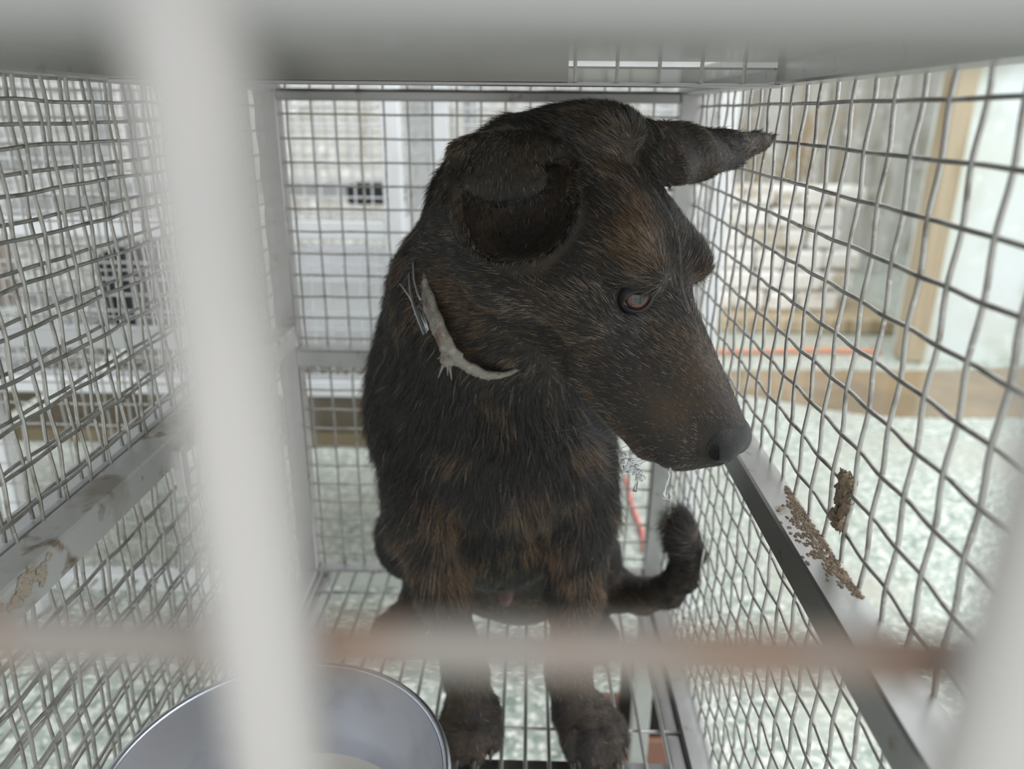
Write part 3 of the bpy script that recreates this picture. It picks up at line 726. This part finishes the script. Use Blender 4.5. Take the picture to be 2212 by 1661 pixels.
for e_, F2, r in TIPS:
    q = MB(); q.tube([e_ + F2 * r * .6 + (0, 0, .002), e_ + F2 * (r * .9 + .003) + (0, 0, .000), e_ + F2 * (r * .9 + .008) + (0, 0, -.0045)], [.0030, .0024, .0006], 10)
    q.build('claw', M_CLAW, dog, smooth=True)
# bare pink skin of the belly between the thighs
fine_part('belly_skin', lambda G: (G.ell(at(1093, 1262, .765), (.009, .012, .026), k=.004), G.ell(at(1075, 1235, .765), (.010, .010, .012), k=.006)), at(1090, 1255, .765), .045, .0018, M_SKIN2, dog)['label'] = 'pink bare skin of the belly'
# whiskers
q = MB(); rg = np.random.default_rng(9)
for i in range(15):
    a = hp(.085 + rg.random() * .045, -.034 + rg.random() * .006, -.022 - rg.random() * .024)
    d = HB @ np.array([-.35 + rg.normal() * .2, -.55, -.75 + rg.normal() * .2]); d /= np.linalg.norm(d); L = .025 + .03 * rg.random()
    q.tube([a, a + d * L * .5, a + d * L + HB @ np.array([-.006, 0, .002])], [.00012, .0001, .00003], 5)
for dx in (0, 1, 2):
    a = hp(.035, -.036 + .004 * dx, .046); d = HB @ np.array([.3, -.5 + .3 * dx, .7]); q.tube([a, a + d * .010, a + d * .018 + HB[:, 0] * -.003], [.0001, .00009, .00003], 5)
q.build('whiskers', mat('whisker_hair', (.16, .15, .14), .4), dog, smooth=True)['kind'] = 'stuff'
# saliva: a strand under the lip, beads in the corner of the jaw
q = MB(); a = at(1446, 1012, .448); 
zs = [(0, .0014), (.2, .0011), (.45, .0008), (.62, .0010), (.78, .0021), (.9, .0024), (1, .0010)]
q.tube([a + np.array([.0007 * math.sin(t_ * 7), 0, -.0210 * t_]) for t_, r in zs], [r for t_, r in zs], 12); q.build('saliva_strand', M_SALIVA, dog, smooth=True)
rg = np.random.default_rng(12)
def bead(q, c, r):
    v = []; k = 8
    for i in range(1, 6):
        th = math.pi * i / 6
        for j in range(k): v.append(np.array(c) + r * np.array([math.sin(th) * math.cos(2 * math.pi * j / k), math.sin(th) * math.sin(2 * math.pi * j / k), math.cos(th)]))
    q.add(v, [(i * k + j, i * k + (j + 1) % k, (i + 1) * k + (j + 1) % k, (i + 1) * k + j) for i in range(4) for j in range(k)] + [tuple(range(k)), tuple(4 * k + j for j in range(k))[::-1]])
q = MB()
for i in range(40):
    t_ = rg.random(); c = at(1345 + 44 * t_ + rg.normal() * 7, 996 + 34 * t_ + rg.normal() * 7, .452 + rg.normal() * .002); bead(q, c, .0009 + .0013 * rg.random())
q.tube([at(1374, 1010, .452), at(1376, 1040, .452), at(1371, 1062, .452)], [.0010, .0007, .0014], 8)
q.build('saliva_foam', M_SALIVA, dog, smooth=True)['kind'] = 'stuff'

# ------------------------------------------------------------------ collar with a twisted wire
cc_ = at(1062, 640, .585); 
ca_ = at(1100, 520, .55) - at(1035, 760, .64); ca_ = at(1075, 560, .56) - at(1020, 720, .61)
A_ = [(908, 516, .570), (904, 560, .552), (913, 612, .539), (930, 665, .530), (950, 715, .524), (975, 765, .523), (1008, 790, .530), (1052, 810, .541), (1100, 805, .56), (1150, 770, .585)]
path = [at(*v) for v in A_] + [at(1190, 680, .61), at(1180, 560, .63), at(1100, 480, .645), at(1000, 460, .63), at(930, 480, .61)]
path = np.array(path); k = len(path); tt = np.linspace(0, k, 121)
def cr(t):
    i = int(math.floor(t)) % k; f = t - math.floor(t); p_ = [path[(i + j - 1) % k] for j in range(4)]
    return .5 * ((2 * p_[1]) + (-p_[0] + p_[2]) * f + (2 * p_[0] - 5 * p_[1] + 4 * p_[2] - p_[3]) * f * f + (-p_[0] + 3 * p_[1] - 3 * p_[2] + p_[3]) * f ** 3)
C_ = np.array([cr(t) for t in tt[:-1]]); ctr = C_.mean(0); axn = np.linalg.svd(C_ - ctr)[2][2]; axn *= np.sign(axn @ np.array([0, 0, 1]))
q = MB(); v = []; m_ = len(C_)
for i, p in enumerate(C_):
    T_ = C_[(i + 1) % m_] - C_[i - 1]; T_ /= np.linalg.norm(T_); o_ = np.cross(axn, T_); o_ /= np.linalg.norm(o_); o_ *= np.sign(o_ @ (p - ctr)); w = (.0095 if i < 44 else .0060) + .0007 * math.sin(i * .9); th = .0016 + .0004 * math.sin(i * 2.3)
    a2 = axn + .25 * o_; a2 /= np.linalg.norm(a2)
    for (e1, e2) in ((-1, -.6), (-.9, 1), (0, 1.35), (.9, 1), (1, -.6), (0, -1)): v.append(p + a2 * w * e1 + o_ * th * e2)
q.add(v, [(i * 6 + j, i * 6 + (j + 1) % 6, ((i + 1) % m_) * 6 + (j + 1) % 6, ((i + 1) % m_) * 6 + j) for i in range(m_) for j in range(6)])
cb = tuple(ctr); collar = thing('collar', cb, 'frayed grey leather collar fastened with wire around the dog neck', 'collar')
q.build('strap', M_COLLAR, collar, smooth=True)
q = MB(); e0 = at(968, 775, .528); rg = np.random.default_rng(2)
for i in range(16):
    d = rg.normal(size=3); d /= np.linalg.norm(d); q.tube([e0 + d * .003, e0 + d * .007 + (0, 0, -.002), e0 + d * .011 + (0, 0, -.006)], [.0018, .0009, .0002], 6)
bead(q, e0, .0062); q.build('frayed_end', M_COLLAR, collar, smooth=True)
q = MB()
for pl in ([(865, 612, .528), (885, 640, .526), (900, 672, .524), (912, 705, .522), (922, 718, .522), (918, 700, .520), (906, 670, .522)],
           [(885, 590, .530), (886, 630, .527), (893, 662, .524), (906, 697, .522), (916, 722, .520), (925, 712, .520), (915, 680, .522), (908, 660, .524)],
           [(903, 548, .545), (893, 570, .540), (895, 605, .536), (903, 635, .532), (912, 655, .530)],
           [(910, 650, .528), (900, 668, .526), (897, 680, .524)]):
    q.tube([at(*v) for v in pl], .0009, 8)
q.build('tie_wire', M_TIE, collar, smooth=True)

# ------------------------------------------------------------------ neighbouring cages and what stands in them
def neighbour(label, x0, x1, y0, y1, z0, z1, zm, t=.03, wire=.0016, p=.0275, m=M_PALE, mw=M_PALEW, sides='FBLR', ends=True, tray=True):
    c = thing('wire_cage', ((x0 + x1) / 2, (y0 + y1) / 2, GZ), label, 'cage', None)
    def bx(n, *b, mm=m):
        q = MB(); q.box(*b, .002); return q.build(n, mm, c)
    for xx in (x0, x1 - t):
        for yy in (y0, y1 - t): bx('corner_post', xx, xx + t, yy, yy + t, GZ, z1)
    for zz, nm in ((z0, 'bottom_rail'), (zm, 'middle_rail'), (z1 - t, 'top_rail')):
        for xx in (x0, x1 - t): bx(nm, xx, xx + t, y0 + t, y1 - t, zz, zz + t)
        for yy in (y0, y1 - t): bx(nm, x0 + t, x1 - t, yy, yy + t, zz, zz + t)
    for sd in sides:
        q = MB()
        if sd in 'FB': woven(q, 'y', y0 + .003 if sd == 'F' else y1 - .003, x0 + t, x1 - t, z0 + t, z1 - t, r=wire, pa=p, pb=p, n=5, oa=.01, ob=.01)
        else: woven(q, 'x', x0 + .003 if sd == 'L' else x1 - .003, y0 + t, y1 - t, z0 + t, z1 - t, r=wire, pa=p, pb=p, n=5, oa=.01, ob=.01)
        q.build('wire_panel', mw, c, smooth=True)
    q = MB(); x = x0 + t + .01
    while x < x1 - t: q.tube([(x, y0 + t, z0 + t * .7), (x, y1 - t, z0 + t * .7)], .002, 6); x += .025
    q.build('floor_grate', mw, c)
    if tray: bx('drip_tray', x0 + t, x1 - t, y0 + t, y1 - t, z0 - .11, z0 - .085, mm=M_DARKTRAY)
    bx('roof_panel', x0 + t, x1 - t, y0 + t, y1 - t, z1 - .006, z1 - .002, mm=m)
    return c
M_DARKTRAY = mat('stained_tray', (.20, .16, .10), .4, .3, [(5, 3, .5, .7, (.10, .08, .05))])
neighbour('pale cage standing directly behind the dog cage to the left', -.98, -.205, 1.25, 1.95, -.475, .22, -.20, sides='FBLR')
neighbour('pale cage standing directly behind the dog and its head', -.165, .335, 1.32, 2.0, -.475, .26, .055, sides='FBR')
neighbour('steel cage standing against the left side of the dog cage', -.86, -.287, .02, .82, ZF - .02, .05, ZM - .023, t=.022, wire=.00125, p=.0262, m=M_PALE, mw=M_WIRE, sides='RBL', tray=False)
neighbour('pale cage in the row behind, seen through the left cage', -2.0, -1.06, 1.3, 2.0, -.5, .25, -.12, sides='FBR')
def soft_block(name, m, c, s, label, cat, seed, amp=.12, rz=0):
    """cloth or box with rounded, slightly uneven faces"""
    G = Field(np.array(c) - np.array(s) * 1.4 - .01, np.array(c) + np.array(s) * 1.4 + .01, max(s) / 14)
    X, Y, Z = np.meshgrid(*G.ax, indexing='ij'); Pp = np.stack([X, Y, Z], -1) - c
    qd = np.abs(Pp) - np.array(s) * .8; dd = np.linalg.norm(np.maximum(qd, 0), axis=-1) + np.minimum(qd.max(-1), 0) - min(s) * .2
    sh = Pp.reshape(-1, 3) / max(s) * 3; nz_ = vnoise(sh, seed).reshape(dd.shape)
    G.F = (dd + nz_ * amp * min(s)).astype(np.float32); v, f = G.mesh(2)
    return tag(link_mesh(name, v, f, m, smooth=True), label, cat)
soft_block('folded_towel', M_ORANGE, (-1.40, 1.62, -.37), (.22, .20, .075), 'tan folded towel lying in the far left cage', 'towel', 41)
soft_block('storage_bin', M_BLUE, (-1.80, 1.62, -.35), (.10, .2, .09), 'blue plastic bin standing in the far left cage', 'bin', 42, .02)
q = MB(); c = (-.40, 1.52, -.452); q.lathe([(0, 0), (.13, 0), (.15, .01), (.175, .10), (.185, .16), (.19, .165), (.186, .17), (.172, .16), (.160, .10), (.14, .014), (0, .012)], c, 48)
tag(q.build('plastic_basin', M_WHITEPL, base=c, smooth=True), 'white plastic basin standing on the floor of the pale cage behind', 'basin')
soft_block('dark_blanket', mat('dark_blanket_cloth', (.035, .035, .04), .9), (-.78, 1.68, -.36), (.11, .16, .085), 'dark blanket bunched up in the pale cage behind', 'blanket', 43)
soft_block('dark_blanket', mat('dark_fleece', (.05, .05, .055), .9), (-.33, 1.70, -.17), (.07, .05, .02), 'small dark cloth hung over the middle rail of the pale cage behind', 'cloth', 44)
# things on the ground under the cages
r = at(1408, 1492, 1.); r = r * ((GZ + .10) / r[2]); px_, py_ = float(r[0]), float(r[1])
q = MB(); q.box(px_ - .09, px_ + .075, py_ - .055, py_ + .050, GZ, GZ + .055, .004); tag(q.build('loose_brick', M_BRICK), 'red brown brick lying on the floor under the cage', 'brick')
q = MB(); c = (px_, py_, GZ + .055); q.lathe([(0, 0), (.045, 0), (.05, .008), (.05, .09), (.042, .10), (0, .10)], c, 32); tag(q.build('plastic_pot', M_DARK, base=c, smooth=True), 'small black plastic pot standing on the brick under the cage', 'pot')
q = MB(); pp = [at(1500 - 0 * i, 0, 1) for i in range(1)]
cord = []
for px, py in ((1352, 1030), (1362, 1080), (1372, 1110), (1388, 1150), (1392, 1190)):
    r = at(px, py, 1.); cord.append(r * ((GZ + .006) / r[2]))
q.tube(cord, .005, 8); tag(q.build('pink_cord', M_PINK, smooth=True), 'pink cord lying on the floor behind the cage', 'cord')
